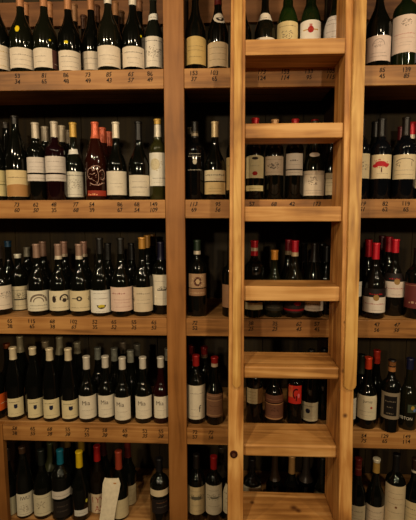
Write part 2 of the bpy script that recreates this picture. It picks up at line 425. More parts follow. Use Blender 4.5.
# ================================================================== top shelf
Y1 = .078
bottle(0,-1.5,56,Y1,'burg',11.3,-14,'green bottle cut by the left picture edge on the top shelf',[(COPPER,None,7)],labels=[L_(-12,10.2,44,68,CREAM,TYPE((190,160,80)))])
bottle(0,22.7,57,Y1,'burg',11.6,-12,'dark bottle with yellow drip on its shoulder above prices 53 and 34',[(COPPER,None,6)],glassc=(24,26,14),
  labels=[L_(11.3,34.3,47,67.5,CREAM,[(GREY,('s',0,.18,.7,.09)),(GREY,('s',0,-.08,.5,.05)),(GREY,('s',0,-.32,.62,.05))])],marks=[((230,200,10),19,28,.018,.026,'wax_splash')])
bottle(0,45.9,57,Y1,'burg',11.4,-12,'bottle with cream label and purple side strip above prices 81 and 65',[(COPPER,None,6)],glassc=(26,27,16),
  labels=[L_(34.6,51.6,47.5,67,CREAM,[(GREY,('s',-.05,.1,.6,.08)),(GREY,('s',-.05,-.2,.5,.05))]),L_(51.6,57.3,47.8,67,(92,56,50),[(CREAM,('s',0,-.2,.5,.1))],name='side_label',lab='purple side label')],marks=[((210,180,30),50,39,.010,.008,'wax_splash')])
bottle(0,69.8,60,Y1,'burg',10.6,-8,'bottle with small yellow dash on its chest above prices 86 and 48',[(COPPER,None,9)],
  labels=[L_(59.6,80,50,70,CREAM,[(DK,('s',0,.22,.7,.09)),(GREY,('s',0,-.05,.7,.05)),(GREY,('s',0,-.3,.6,.05))])],marks=[((225,200,10),67,42,.017,.012,'wax_splash')])
bottle(0,92.5,60,.136,'burg',9.6,-8,'bottle partly behind its right neighbour above prices 73 and 49',[(COPPER,None,9.5)],
  labels=[L_(83,101,51,69.5,CREAM,[(DK,('s',0,.15,.7,.09)),(GREY,('s',0,-.15,.6,.05))])])
bottle(0,109.2,56,.066,'burg',11.2,-16,'forward-standing bottle with taller cream label above prices 85 and 43',[(IVORY,None,3)],glassc=(28,29,18),
  labels=[L_(98.3,120,45,66,CREAM,[(GREY,('s',0,.05,.75,.07)),(GREY,('s',0,-.15,.5,.05)),((196,160,90),('s',0,-.35,.3,.06))])])
bottle(0,133.6,57,Y1,'burg',10.9,-13,'bottle with script across its cream label above prices 65 and 57',[(IVORY,None,4.5)],
  labels=[L_(123,144,46,66.5,CREAM,[(DK,('s',0,.25,.72,.11)),(GREY,('s',0,-.05,.5,.05)),(GREY,('s',0,-.3,.4,.05))])],marks=[((225,205,10),141,34.5,.009,.009,'wax_splash')])
bottle(0,153.8,52,.080,'burg',10.0,-16,'top-shelf bottle beside the left post with tall etched label and neck label',[((70,76,50),None,0)],glassc=(30,33,24),
  labels=[L_(144.3,163.3,36,66.5,IVORY,[(DK,('s',0,.38,.8,.07)),(GREY,('blob',0,0,.7,.4,60)),(GREY,('s',0,-.3,.5,.03))]),
          L_(147.8,158.7,11,17.5,WHITE,[(GREY,('s',0,0,.6,.3))],name='neck_label',tilt=.004)])
bottle(0,195.5,52,.080,'burg',10.6,-20,'round-shouldered bottle with arched gold label above prices 153 and 37',[((30,26,20),None,-4)],
  labels=[L_(185.3,205.8,37.5,64,(206,176,112),[(BRN,('s',0,.2,.6,.05)),(BRN,('s',0,.05,.7,.05)),(BRN,('s',0,-.2,.5,.05))],arch=.006)])
bottle(0,218,54,.080,'burg',10.4,-16,'bottle with round medallion on its neck above prices 103 and 65',[((96,30,26),None,4.5)],
  labels=[L_(207.8,228,42,66,(208,184,148),[(BRN,('s',0,.3,.7,.06)),(BRN,('s',0,.05,.7,.05)),(BRN,('s',0,-.2,.7,.05))],arch=.002),
          L_(213.2,225,10.6,22,IVORY,[(DK,('e',0,0,.6,.6)),(IVORY,('e',0,0,.22,.3))],name='neck_medallion',round=True)])
bottle(0,241.5,54,.080,'burg',10.0,-14,'dark bottle mostly hidden by the left ladder rail on the top shelf',[(DK,None,0)],labels=[L_(232,250.5,44,66,(150,130,96))])
bottle(0,264.6,54,.080,'burg',10.6,-16,'dark bottle with crescent neck label above prices 173 and 124',[((60,40,30),None,-2)],glassc=(24,24,15),
  labels=[L_(255,274.2,37,62,IVORY),L_(258,271,11.8,18,IVORY,[(GREY,('s',0,-.1,.6,.25))],name='neck_label',arch=.006)])
bottle(0,287.2,50,.080,'champ',10.6,-16,'bright green bottle with aged tan label above prices 153 and 114',[((140,110,60),None,-6)],glassc=(34,56,16),
  labels=[L_(277,297.2,21,60,(214,194,142),[(BRN,('s',0,.4,.7,.05)),(GREY,('blob',0,.17,.45,.28,50)),(BRN,('s',0,-.1,.7,.05))],arch=.001)])
bottle(0,309.8,50,.080,'champ',10.6,-18,'green bottle with red emblem on white label above prices 133 and 95',[((120,90,50),None,-6)],glassc=(30,46,18),
  labels=[L_(300,320,20,60,(234,226,214),[(RED,('e',0,.27,.24,.17)),((190,150,80),('r',0,.27,.62,.03)),((196,40,60),('s',.2,.03,.14,.09)),(GREY,('s',-.15,.03,.45,.05)),(RED,('r',0,.38,.1,.06)),(GREY,('s',0,-.2,.6,.05))],arch=.002)])
bottle(0,334.8,46,.080,'burg',11.0,-20,'bottle with tall grey-white label beside the right ladder rail, top shelf',[((60,50,30),None,-8)],glassc=(34,40,22),
  labels=[L_(324.2,345.5,13.5,58,(226,216,208),[(GREY,('s',0,.4,.6,.03)),(GREY,('s',0,.3,.65,.03)),(GREY,('s',0,.12,.65,.03)),(GREY,('s',0,0,.6,.03)),(RED,('s',.05,-.1,.5,.03)),(GREY,('s',0,-.25,.6,.03))])])
bottle(0,378,48,.066,'burg',12.0,-24,'tapered bottle with pale pink label above prices 85 and 45',[((36,30,22),None,-10)],
  labels=[L_(366.6,389.8,35,60.5,PINKW,[((176,156,146),('arc',0,.12,.4,.5,0,180,.12)),((176,156,146),('blob',0,.15,.35,.25,24)),(GREY,('s',0,-.18,.5,.04)),(GREY,('s',0,-.3,.6,.06))])])
bottle(0,404.6,36,.070,'claret',12.2,-40,'broad green bottle with tall pink-white label above prices 139 and 85',[((60,26,22),None,-16)],glassc=(24,36,14),
  labels=[L_(393.2,416,14,52,(230,206,190),[(GREY,('blob',.05,.3,.35,.2,34)),((190,90,80),('s',0,.02,.75,.06)),((190,110,96),('s',0,-.1,.75,.03)),(GREY,('s',0,-.22,.5,.02)),(GREY,('s',0,-.3,.4,.02))])],H=.345)
bottle(0,427,50,.080,'burg',11.0,-20,'bottle with bluish label at the right picture edge, top shelf',[(DK,None,-4)],labels=[L_(415,438,37,60,(190,196,214))])
for (px,t,cb,Yb,d,cc) in [(25.6,-2,15,.21,'copper-capped bottle behind the yellow-dripped one, top shelf',COPPER),(49.6,0,17,.21,'copper-capped bottle behind the purple-striped label, top shelf',COPPER),
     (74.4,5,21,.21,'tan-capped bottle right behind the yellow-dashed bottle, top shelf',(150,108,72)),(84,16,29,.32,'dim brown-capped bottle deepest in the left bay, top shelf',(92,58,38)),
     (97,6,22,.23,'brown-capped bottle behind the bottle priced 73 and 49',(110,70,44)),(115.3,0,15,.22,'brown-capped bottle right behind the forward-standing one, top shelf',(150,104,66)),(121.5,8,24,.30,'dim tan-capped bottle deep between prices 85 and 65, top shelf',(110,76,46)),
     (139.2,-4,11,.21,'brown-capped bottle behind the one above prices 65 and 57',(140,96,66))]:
    bottle(0,px,cb,Yb,'burg',9.4,t,d,[(cc,None,cb)],labels=[L_(px-9,px+9,52,66,(170,150,116))])
# ================================================================== second shelf
bottle(1,-3,178,.085,'flute',9.6,110,'tall bottle with olive-cream label at the left picture edge, second shelf',[((34,30,24),None,128)],labels=[L_(-12,6.2,170,196,(214,196,140),[((120,110,60),('s',0,.1,.6,.06)),((120,110,60),('r',0,-.05,1,.03))])])
bottle(1,17.6,178,.078,'flute',10.6,109,'tall slender black bottle with mountain silhouette on its label',[((26,22,18),None,124)],
  labels=[L_(7.6,28,170,196.5,(216,192,142),[(BRN,('s',0,.25,.8,.08))]),L_(7.8,27.8,185.5,196.3,(176,128,74),[],arch=.006,off=.0011,name='landscape_print')])
def twin(px,d,gc,Y=.08,dy=0):
    bottle(1,px,170,Y,'claret',9.4,123+dy,d,[(SILVER,None,138+dy)],glassc=gc,labels=[L_(px-9.4,px+9.3,157+dy,172.6,(214,202,190),[(GREY,('s',0,.2,.65,.08)),(GREY,('s',0,-.1,.75,.05)),(GREY,('s',0,-.3,.5,.05))]),L_(px-9.4,px+9.3,174.3,181,(214,202,190),[(GREY,('s',0,0,.7,.2))],name='lower_label')])
twin(37,'silver-capped dark bottle with two-part grey label above prices 62 and 50',G_BLACK)
twin(55.8,'silver-capped purplish bottle with two-part grey label above prices 48 and 35',(32,8,12),.078,-1)
bottle(1,74.8,182,.082,'burg',9.9,123,'gold-capped bottle with white neck label above prices 77 and 68',[(GOLD,None,137)],glassc=(26,28,18),
  labels=[L_(65,84.4,171.5,197,(216,210,192),[(DK,('s',0,.38,.75,.09)),(GREY,('blob',0,0,.6,.45,55)),(GREY,('s',0,-.38,.6,.05))]),L_(67.3,78.6,148.5,153.5,WHITE,[(GREY,('s',0,0,.5,.2))],name='neck_label',tilt=.002)])
ROSE=(150,52,26)
bottle(1,96.5,182,.080,'flute',10.6,122.5,'copper-capped rose wine bottle printed with white flourishes',[((214,104,70),None,138.5)],glassc=(52,18,10),
  labels=[L_(87,106,164,189,WHITE,[((196,160,144),('arc',-.25,.12,.3,.45,40,300,.09)),((196,160,144),('arc',.25,.08,.3,.4,-120,150,.09)),((196,160,144),('arc',0,-.2,.6,.3,200,340,.12)),((196,160,144),('arc',0,.32,.4,.25,20,160,.12)),((196,160,144),('arc',-.05,.0,.3,.7,-60,80,.08)),((196,160,144),('blob',0,0,.9,.9,40))],bare=True),L_(88,105.5,190.5,196,(150,46,24),[((240,170,120),('s',-.2,0,.5,.7))],name='orange_glow_band',lab='orange glow painted as a band'),])  # wine's orange glow at the base painted as a lettered band
bottle(1,117,182,.080,'burg',10.0,122.5,'white-capped dark bottle with plain cream label above prices 86 and 67',[((212,200,178),None,138)],
  labels=[L_(107.2,126.4,171,195,(220,208,186),[(GREY,('s',0,.0,.5,.05)),(GREY,('s',.1,-.15,.3,.04))])])
bottle(1,139.4,184,.080,'burg',10.4,122,'all-black bottle with black cap above prices 68 and 54',[((20,18,18),None,140)],
  labels=[L_(129.6,149.4,175,196,(214,202,180),[(GREY,('s',0,.2,.6,.05)),(DK,('s',0,-.05,.65,.08)),(GREY,('s',0,-.3,.4,.04))])])
bottle(1,158.3,170,.082,'claret',8.9,119.5,'yellow-green bottle with gold cap and tall white label beside the left post',[(GOLD,None,124),((206,196,176),124.5,137)],glassc=(62,60,26),
  labels=[L_(149.6,167,152.5,186,(222,216,200),[((208,194,158),('e',-.15,.15,.45,.35)),((170,150,110),('blob',-.1,.12,.6,.4,40)),(DK,('s',.05,-.25,.6,.05)),(GREY,('s',0,-.38,.4,.03))])])
bottle(1,194.8,165,.078,'claret',9.8,122,'black bottle with white emblem printed straight on glass above prices 113 and 69',[((22,20,18),None,138),((150,136,112),131,136)],glassc=(12,12,12),
  labels=[L_(186.5,203,150,172,(16,15,14),bare=True,p=[((190,180,160),('s',0,.36,.6,.08)),((190,180,160),('s',0,.24,.7,.07)),((190,180,160),('e',0,-.02,.22,.26)),((190,180,160),('s',0,-.36,.8,.12))])])
bottle(1,215,182,.078,'burg',10.6,122,'cream-capped bottle with cream label split by dark line, second shelf',[((206,182,138),None,137)],
  labels=[L_(204.7,225.4,170,180.8,(224,206,168),[(DK,('s',0,.15,.8,.3)),(RED,('s',.1,-.3,.2,.12))]),L_(204.7,225.4,182,194.2,(218,188,132),[(BRN,('s',0,0,.5,.08)),(BRN,('s',0,-.25,.5,.06))],name='lower_label')])
bottle(1,235.8,176,.082,'claret',9.6,121,'tan-labelled bottle behind the left ladder rail, second shelf',[((60,40,24),None,136)],labels=[L_(226.4,245,157,190,(176,146,96))])
bottle(1,254.7,170,.080,'claret',9.0,118.5,'red-capped bottle with arched cream label and red seal behind the ladder',[(CREDD,None,133)],
  labels=[L_(246.2,263.4,157,178,(226,214,168),[(DK,('e',0,.44,.30,.13)),(RED,('e',0,-.28,.24,.2)),(GREY,('s',0,.1,.4,.06))],arch=.008),L_(246.2,263.2,185.5,191,(222,206,150),[(BRN,('s',0,0,.6,.25))],name='lower_label')])
bottle(1,274.2,170,.080,'claret',9.2,120,'tan-capped bottle with worn grey-beige label behind the ladder, second shelf',[((176,134,90),None,135)],
  labels=[L_(265.2,283,156,175,(190,172,150),[(GREY,('s',0,.35,.8,.07)),(DK,('blob',0,0,.6,.35,60)),(GREY,('s',0,-.32,.7,.06))])])
bottle(1,294.3,170,.080,'claret',9.0,119.5,'red-capped bottle with black-striped cream label behind the ladder, second shelf',[((160,26,30),None,134)],
  labels=[L_(286,302.3,153.2,175.2,(212,200,184),[(DK,('s',0,.22,.4,.14)),(GREY,('s',0,0,.6,.04)),(DK,('r',0,-.24,1,.05)),(GREY,('s',0,-.36,.6,.06))])])
bottle(1,313.8,182,.078,'burg',10.6,121.5,'bottle with oval neck label and engraved crest label behind the ladder',[((40,34,24),None,137)],glassc=(26,30,18),
  labels=[L_(303.4,323.8,170.6,195.6,(218,202,178),[(GREY,('s',0,.38,.8,.06)),(GREY,('blob',0,.08,.36,.42,60)),(GREY,('s',0,-.28,.8,.05)),(GREY,('s',0,-.38,.6,.05))]),
          L_(308.8,319,151.6,156.6,(226,208,190),[(GREY,('s',0,0,.5,.25))],name='neck_label',round=True)])
bottle(1,334.6,182,.082,'burg',9.6,123,'bottle tucked behind the right ladder rail, its cream label half visible, second shelf',[(DK,None,137)],labels=[L_(325,344,173,195,(206,188,152))])
bottle(1,360,170,.082,'claret',9.4,120,'bottle with sketch label peeking out right of the ladder, second shelf',[(DK,None,136)],glassc=(14,18,24),labels=[L_(351,368.8,153.5,178.5,(218,200,160),[(GREY,('blob',.2,0,.4,.4,30))])])
bottle(1,380,170,.078,'claret',10.4,119,'bottle whose label shows a red tree above prices 82 and 62',[((30,27,24),None,137)],glassc=(14,16,22),
  labels=[L_(369.6,390.4,154.4,178.6,(224,204,166),[((186,34,44),('e',.02,.12,.40,.22)),((186,34,44),('e',-.16,.04,.22,.15)),((186,34,44),('e',.20,.06,.22,.16)),((186,34,44),('blob',.02,.12,.62,.42,46)),((80,30,20),('r',.05,-.14,.035,.2)),(GREY,('s',.1,-.27,.4,.05)),(GREY,('r',-.36,0,.01,.98))])])
bottle(1,404,170,.078,'claret',10.6,117.5,'bottle whose label shows a line-drawn house above prices 119 and 65',[((34,28,24),None,136)],glassc=(14,16,22),
  labels=[L_(393.6,414.5,154.2,179,(224,204,166),[(GREY,('arc',.02,.15,.7,.4,20,160,.12)),(GREY,('blob',-.2,.08,.2,.25,16)),(GREY,('r',.25,.12,.02,.2)),(GREY,('s',0,-.12,.8,.05)),(GREY,('s',0,-.3,.7,.05))])])
bottle(1,423.5,175,.082,'burg',10.4,122,'bottle cut by the right picture edge, second shelf',[(DK,None,138)],labels=[L_(413.5,434,162,188,(208,190,160))])
for (px,t,cb,Yb,k,d,caps) in [(5.5,112,128,.19,'flute','slender dark bottle second from the left edge in the back row, second shelf',[((44,36,28),None,128)]),
     (45.2,127,141,.18,'claret','silver-capped bottle behind and between the two grey-labelled ones, second shelf',[((150,138,120),None,141)]),
     (62.2,126,142,.18,'claret','silver-capped bottle just behind the purplish one, second shelf',[((160,146,124),None,142)]),
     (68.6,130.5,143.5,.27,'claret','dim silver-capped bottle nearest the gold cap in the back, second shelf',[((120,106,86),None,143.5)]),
     (102.6,128,143,.175,'flute','copper-capped bottle directly behind the printed rose wine bottle',[((196,92,60),None,143)]),
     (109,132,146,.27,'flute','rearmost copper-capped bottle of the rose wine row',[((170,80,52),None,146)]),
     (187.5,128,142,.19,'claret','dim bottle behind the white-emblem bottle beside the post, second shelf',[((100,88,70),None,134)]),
     (314.5,120,134,.20,'claret','red-capped bottle behind the crest-labelled one, second shelf',[((150,24,28),None,134)]),
     (374.8,122,137,.19,'claret','dark-capped bottle left behind the red tree label, second shelf',[((28,25,22),None,137)]),
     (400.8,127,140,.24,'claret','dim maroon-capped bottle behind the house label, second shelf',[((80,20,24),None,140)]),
     (411.3,122.5,139,.175,'claret','red-capped bottle with white neck band near the right edge, second shelf',[((190,24,40),None,134.5),((206,190,170),134.5,138.5)])]:
    bottle(1,px,cb,Yb,k,8.6,t,d,caps,glassc=(60,22,14) if 'rose' in d else G_BLACK)  # silver and copper caps repeat the front ones, darkened for shade with depth
# ================================================================== third shelf
bottle(2,1,298,.080,'burg',10.2,246,'bottle with picture label at the left picture edge, third shelf',[(DK,None,259)],labels=[L_(-8.5,10.6,286.5,310,CREAM,[(GREY,('blob',.2,.1,.5,.3,40)),(GREY,('s',0,-.3,.7,.05))])])
bottle(2,19.8,298,.084,'claret',9.4,254.5,'short bottle with white stopper and engraved building label above prices 65 and 38',[((206,200,180),None,258.3)],
  labels=[L_(11.2,28.8,286.6,310,(214,200,166),[(GREY,('s',0,.36,.7,.08)),(DK,('blob',0,.08,.6,.28,55)),(DK,('r',0,-.06,.5,.05)),(GREY,('s',0,-.3,.6,.05))])],H=.262)
bottle(2,38.7,300,.072,'burg',10.2,244,'brown-capped bottle with rainbow-shaped arch on label above prices 115 and 65',[((146,116,98),None,258)],
  labels=[L_(28.7,48.6,291.2,311.4,(222,212,186),[(GREY,('arc',0,-.05,.66,.8,0,180,.22)),(GREY,('arc',0,-.05,.4,.5,0,180,.2)),(DK,('s',0,-.2,.66,.08)),(GREY,('s',0,-.36,.7,.05))])])
bottle(2,60.2,300,.074,'burg',10.2,244,'brown-capped bottle with two dark portraits on label above prices 68 and 38',[((146,116,98),None,256),((214,200,176),256,259.5)],
  labels=[L_(50.2,70.3,291.2,311,(220,206,172),[(DK,('e',-.22,.08,.15,.34)),(DK,('blob',-.2,.12,.2,.36,16)),(DK,('arc',.14,.1,.34,.46,-30,200,.3)),(DK,('e',.14,.02,.16,.2)),(DK,('blob',.14,.1,.3,.4,26)),(GREY,('s',0,-.32,.6,.06))])])
bottle(2,80.8,300,.074,'burg',10.3,244,'brown-capped bottle with key-like symbol on label above prices 102 and 65',[((146,116,98),None,256),((214,200,176),256,259.5)],
  labels=[L_(70.6,91,291.2,311.4,(212,194,154),[(DK,('e',-.05,.12,.2,.24)),((212,194,154),('e',-.05,.12,.09,.12)),(DK,('r',-.22,.12,.2,.04)),(DK,('blob',.28,.1,.1,.24,10)),(GREY,('s',0,-.3,.75,.08))])])
bottle(2,101.2,300,.074,'burg',10.2,238,'black-necked bottle with yellow bowl on white label above prices 52 and 35',[((24,22,20),None,254)],
  labels=[L_(91.4,111,290.7,313.2,(226,220,206),[(GREY,('s',0,.38,.6,.05)),(GREY,('s',0,.16,.6,.07)),(DK,('arc',0,-.15,.34,.34,180,360,.45)),((200,180,50),('e',0,-.2,.26,.14)),(GREY,('s',0,-.42,.4,.04))])])
bottle(2,121.8,298,.070,'burg',10.9,238,'black-necked bottle with pinkish label above prices 65 and 52 on third shelf',[((26,24,20),None,254)],
  labels=[L_(111.3,132.8,287.6,311.6,(222,192,172),[((150,60,60),('s',-.15,.28,.5,.12)),((150,70,66),('s',0,0,.6,.05)),((170,100,90),('s',0,-.12,.6,.05)),((150,70,66),('s',0,-.3,.6,.05)),(DK,('blob',.46,-.02,.1,.2,8))])])
bottle(2,143,298,.082,'burg',9.8,232,'gold-capped bottle with buff label above prices 55 and 35 on third shelf',[((180,128,52),None,249)],
  labels=[L_(134,152.4,287.6,312,(206,188,158),[(GREY,('s',0,.28,.6,.12)),(GREY,('s',0,0,.6,.05)),(GREY,('s',0,-.14,.6,.05)),(DK,('blob',-.46,-.02,.08,.2,8))])],H=.345)
bottle(2,161.6,292,.064,'claret',9.7,242,'navy-capped bottle with tall white label touching the left post, third shelf',[(NAVY,None,260)],
  labels=[L_(153,171,275,305.4,(222,210,186),[(GREY,('s',-.1,.3,.5,.04)),(DK,('blob',.0,.05,.42,.14,34)),(DK,('r',0,.0,.4,.03)),(GREY,('s',0,-.28,.5,.03))])])
bottle(2,197.3,290,.080,'claret',9.4,240,'lone bottle with ornate brown label standing right of the post, third shelf',[((34,50,34),None,250.5),((206,194,172),251,254.6)],
  labels=[L_(189,206,274,288,(168,134,100),[((84,44,30),('e',0,-.05,.4,.66)),((190,160,120),('e',0,-.05,.2,.36)),((220,190,150),('blob',0,0,.85,.8,40))]),L_(189,206,289,296,(150,112,80),[((210,180,140),('s',0,0,.8,.3))],name='lower_label')])
bottle(2,231.5,295,.078,'claret',9.4,246,'bottle hidden by the left ladder rail with brown label edge, third shelf',[(DK,None,260)],labels=[L_(222.4,241,285,308,(150,110,78))])
bottle(2,254,290,.075,'claret',10.4,240.5,'broad bottle whose red cap has a white stripe behind the ladder',[((188,24,36),None,256),((214,190,160),247.8,251.2)],
  labels=[L_(245.5,262.5,303,310,(176,160,120),[(GREY,('s',0,0,.7,.15))])])
bottle(2,274,295,.080,'burg',9.8,250,'gold-capped short-necked bottle behind the fourth ladder rung',[((206,140,50),None,260)],glassc=(30,32,18),labels=[L_(265,283,304,311,(40,36,26),[(GREY,('s',0,0,.6,.2))])])
bottle(2,294,295,.078,'burg',10.6,240.5,'red-capped bottle with red-striped dark label behind the fourth ladder rung',[((190,22,44),None,252.5),((214,190,150),252.5,256.5)],glassc=(28,26,12),
  labels=[L_(284,304,300,313,(40,26,22),[((150,24,34),('r',0,-.3,1,.14)),((150,24,34),('e',.15,.2,.3,.3))])])
bottle(2,313.6,295,.080,'flute',10.0,243,'slender black bottle with white label behind the right end of the fourth rung',[((28,26,24),None,262)],labels=[L_(303.6,323.4,300,311.4,(222,206,186),[(DK,('s',0,.25,.6,.35)),(GREY,('s',0,-.25,.6,.12))])])
bottle(2,333,290,.082,'burg',9.4,246,'black bottle partly behind the right ladder rail, third shelf',[((24,22,22),None,262)])
bottle(2,349.8,292,.082,'claret',9.2,246,'bottle hidden by the right ladder rail with white label sliver, third shelf',[(DK,None,260)],labels=[L_(341,359.3,282,297,(220,212,196))])
bottle(2,373.8,300,.072,'burg',10.8,243,'front red-capped bottle with gold seal and white label above the first 47 and 56',[((196,22,40),None,259.5)],glassc=(20,18,12),
  labels=[L_(363.3,384.6,289,297,(30,20,18),[((176,24,30),('s',.05,-.05,.45,.4))],name='dark_label'),L_(363.2,384.6,297.6,313,(222,208,192),[((170,60,60),('s',.05,.12,.75,.16)),(GREY,('s',.1,-.3,.4,.08))])],marks=[((150,116,60),376,298,.026,.026,'gold_seal')])
bottle(2,393.4,290,.125,'burg',10.3,237,'red-capped bottle with gold seal set further back near the maroon label',[((196,22,40),None,253)],glassc=(20,18,12),
  labels=[L_(384,403.6,274,281.6,(30,20,18),[((176,24,30),('s',.05,-.05,.45,.4))],name='dark_label'),L_(384,403.6,282,297.6,(218,200,184),[((170,60,60),('s',.05,.12,.75,.16)),(GREY,('s',.1,-.3,.4,.08))])],marks=[((150,116,60),396.5,282,.026,.026,'gold_seal')],H=.335)
bottle(2,415.5,295,.074,'claret',10.8,250,'bottle with maroon label at the right picture edge, third shelf',[((22,20,20),None,264)],
  labels=[L_(405.4,426,284,309,(104,44,40),[((190,150,120),('s',-.1,-.2,.3,.2)),((170,120,90),('r',0,.42,1,.02))])],H=.30)
for (px,t,cb,Yb,k,d,caps,Hh) in [(8,241,247,.19,'burg','dim blue-capped bottle in the left back row, third shelf',[((26,60,86),None,247)],.32),
     (27.2,252.5,257,.185,'claret','white-stoppered bottle behind the engraved-building label, third shelf',[((130,124,108),None,257)],.285),
     (43.2,242.5,256.5,.165,'burg','brown-capped bottle behind the rainbow arch label, third shelf',[((112,84,68),None,256.5)],.32),
     (64.2,242,257,.165,'burg','brown-capped bottle behind the two-portrait label, third shelf',[((130,96,80),None,254),((170,150,126),254,257)],.32),
     (84,242,257,.165,'burg','brown-capped bottle behind the key-symbol label, third shelf',[((130,96,80),None,254),((170,150,126),254,257)],.32),
     (108,247,260,.19,'burg','black bottle between yellow-bowl and pinkish labels, back row, third shelf',[((24,22,20),None,260)],.31),
     (131.5,247,260,.19,'burg','black bottle between pinkish and buff labels, back row, third shelf',[((24,22,20),None,260)],.31),
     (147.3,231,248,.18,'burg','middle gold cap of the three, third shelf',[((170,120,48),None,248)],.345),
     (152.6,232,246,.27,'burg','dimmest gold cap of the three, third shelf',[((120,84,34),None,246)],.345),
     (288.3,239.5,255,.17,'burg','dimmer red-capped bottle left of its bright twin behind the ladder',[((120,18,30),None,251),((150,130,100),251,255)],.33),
     (303.5,250,262,.18,'burg','black bottle behind and between red-striped and white labels at the ladder',[((20,18,18),None,262)],.31),
     (324.5,250,262,.18,'burg','black bottle deep beside the right ladder rail, third shelf',[((20,18,18),None,262)],.31),
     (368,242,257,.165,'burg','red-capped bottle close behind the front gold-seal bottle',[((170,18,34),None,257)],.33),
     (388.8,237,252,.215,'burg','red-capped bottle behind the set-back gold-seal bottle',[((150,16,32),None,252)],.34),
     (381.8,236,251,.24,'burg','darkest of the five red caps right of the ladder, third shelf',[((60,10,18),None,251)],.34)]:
    bottle(2,px,cb,Yb,k,9.2,t,d,caps,H=Hh)  # gold, red and brown caps are shaded copies of the front colours
# ================================================================== fourth shelf
bottle(3,-4.2,400,.085,'burg',9.2,343,'orange-capped bottle with orange label beside the outer left post',[((206,96,22),None,358)],labels=[L_(-12,4.6,396,412.5,(200,84,24),[((230,190,150),('s',.3,0,.3,.2))])])
SHIELD=[(DK,('s',-.1,.33,.6,.09)),((34,36,56),('e',0,.06,.22,.22)),((34,36,56),('r',0,.14,.2,.08)),(GREY,('s',.0,-.32,.6,.06))]
for (px,x0,x1,y0,y1,t,cb,Y,w,kx) in [(16,9,22.8,399,417,344.5,360,.086,'nearest the outer post',0),(35.4,28.8,41.8,399.6,418,340.3,355.5,.090,'second from the outer post',0),(52,44.4,58.8,400,418.6,345,361,.078,'third from the outer post',0),(70.3,62.8,78.2,401,419,345,361,.080,'next to the taller white script labels',0)]:
    bottle(3,px,408,Y,'flute',8.6,t,'slim bottle with small blue shield label, '+w,[((214,196,160),None,cb)],glassc=(12,12,10),labels=[L_(x0,x1,y0,y1,(214,198,154),SHIELD)],H=.335)
MIA=[((60,44,36),('t',-.10,.20,.19,'Mia')),(GREY,('s',0,-.12,.6,.04)),(GREY,('s',0,-.34,.3,.03))]
for (px,x0,x1,y0,y1,t,cb,Y,w,gc) in [(88,80,96.2,396.6,419,352.5,369.8,.078,'leftmost of these five',G_BLACK),(106.6,99,114.2,396,417.6,352,368.3,.084,'second from left of these five',G_BLACK),(123.4,115.2,130.2,398,420.4,354.5,370,.070,'standing furthest forward of these five',G_BLACK),(143.6,136,151.4,397,419,353,369.3,.078,'fourth from left of these five',G_BLACK),(161.4,154.6,168.4,397,418.4,352.5,368,.080,'touching the left post',(40,8,8))]:
    bottle(3,px,408,Y,'burg',8.8,t,'bottle with three-letter script on white label, '+w,[((206,196,178),None,cb)],glassc=gc,labels=[L_(x0,x1,y0,y1,(218,206,182),MIA)],H=.30)
bottle(3,196,402,.074,'claret',9.2,353.5,'red-capped bottle with large white label just right of the left post',[((156,26,22),None,366.5)],
  labels=[L_(187.4,205.2,386,419.6,(220,208,182),[(GREY,('s',.0,.28,.6,.05)),(DK,('t',.12,-.18,.2,'f')),(GREY,('s',-.1,-.2,.3,.03)),(GREY,('s',-.15,-.4,.4,.03))])],H=.31)
bottle(3,214.6,404,.076,'burg',8.6,353.5,'red-capped bottle with brown label beside the left ladder rail, fourth shelf',[((150,26,22),None,364),((206,180,150),364,367.4)],
  labels=[L_(206.8,222.4,394.5,417.5,(130,92,66),[((170,130,96),('r',0,.42,1,.03)),((180,140,100),('r',0,.22,1,.03)),((60,34,24),('s',0,.32,.7,.08)),((70,40,28),('s',0,0,.6,.06)),((70,40,28),('s',0,-.2,.5,.05)),((180,140,100),('r',0,-.42,1,.03))])],H=.305)
bottle(3,254.3,398,.082,'claret',8.6,345,'bottle with cream label high on its body under the fifth rung',[((90,76,58),None,352)],
  labels=[L_(247,257.5,389,404,(206,186,140),[(BRN,('s',0,.3,.7,.08)),(BRN,('s',0,.1,.7,.05)),(BRN,('s',0,-.1,.7,.05)),(BRN,('s',0,-.3,.7,.05))]),L_(257.5,262.6,389,404,(120,84,44),[(BRN,('blob',0,0,.6,.6,10))],name='side_label',lab='brown side label')],H=.33)
bottle(3,274,404,.074,'burg',9.2,352,'bottle with ornate brown label under the fifth rung',[((40,30,24),None,368)],
  labels=[L_(265,283.2,396,403.2,(112,70,50),[((170,120,90),('s',0,0,.7,.25))],name='upper_label'),L_(265,283.2,404,420,(120,78,56),[((200,150,100),('r',0,.46,1,.04)),((60,34,24),('blob',0,.15,.5,.35,20)),((60,34,24),('s',0,-.2,.6,.06)),((200,150,100),('r',0,-.44,1,.05))])],H=.30)
bottle(3,295,398,.085,'claret',8.2,352,'bottle with bright red abstract label under the fifth rung',[((30,24,22),None,366)],
  labels=[L_(288.6,301,386,404,(206,44,30),[((214,120,70),('r',-.32,.15,.34,.6)),((60,10,14),('arc',.1,.05,.5,.6,60,250,.3)),((240,120,130),('e',.28,-.05,.16,.25)),((60,10,14),('r',.12,-.2,.08,.3))])],H=.30)
bottle(3,310,408,.082,'flute',8.8,346,'slim bottle with white label and dark crest under the fifth rung',[((26,24,22),None,362)],
  labels=[L_(302,317.6,403,421.5,(218,204,168),[(DK,('s',-.05,.33,.6,.09)),((34,36,56),('e',-.08,.05,.24,.26)),(GREY,('s',0,-.34,.6,.05))])],H=.335)
bottle(3,327.6,404,.082,'flute',8.4,350,'black unlabelled-looking bottle beside the right ladder rail, fourth shelf',[((18,18,18),None,364)],H=.33)
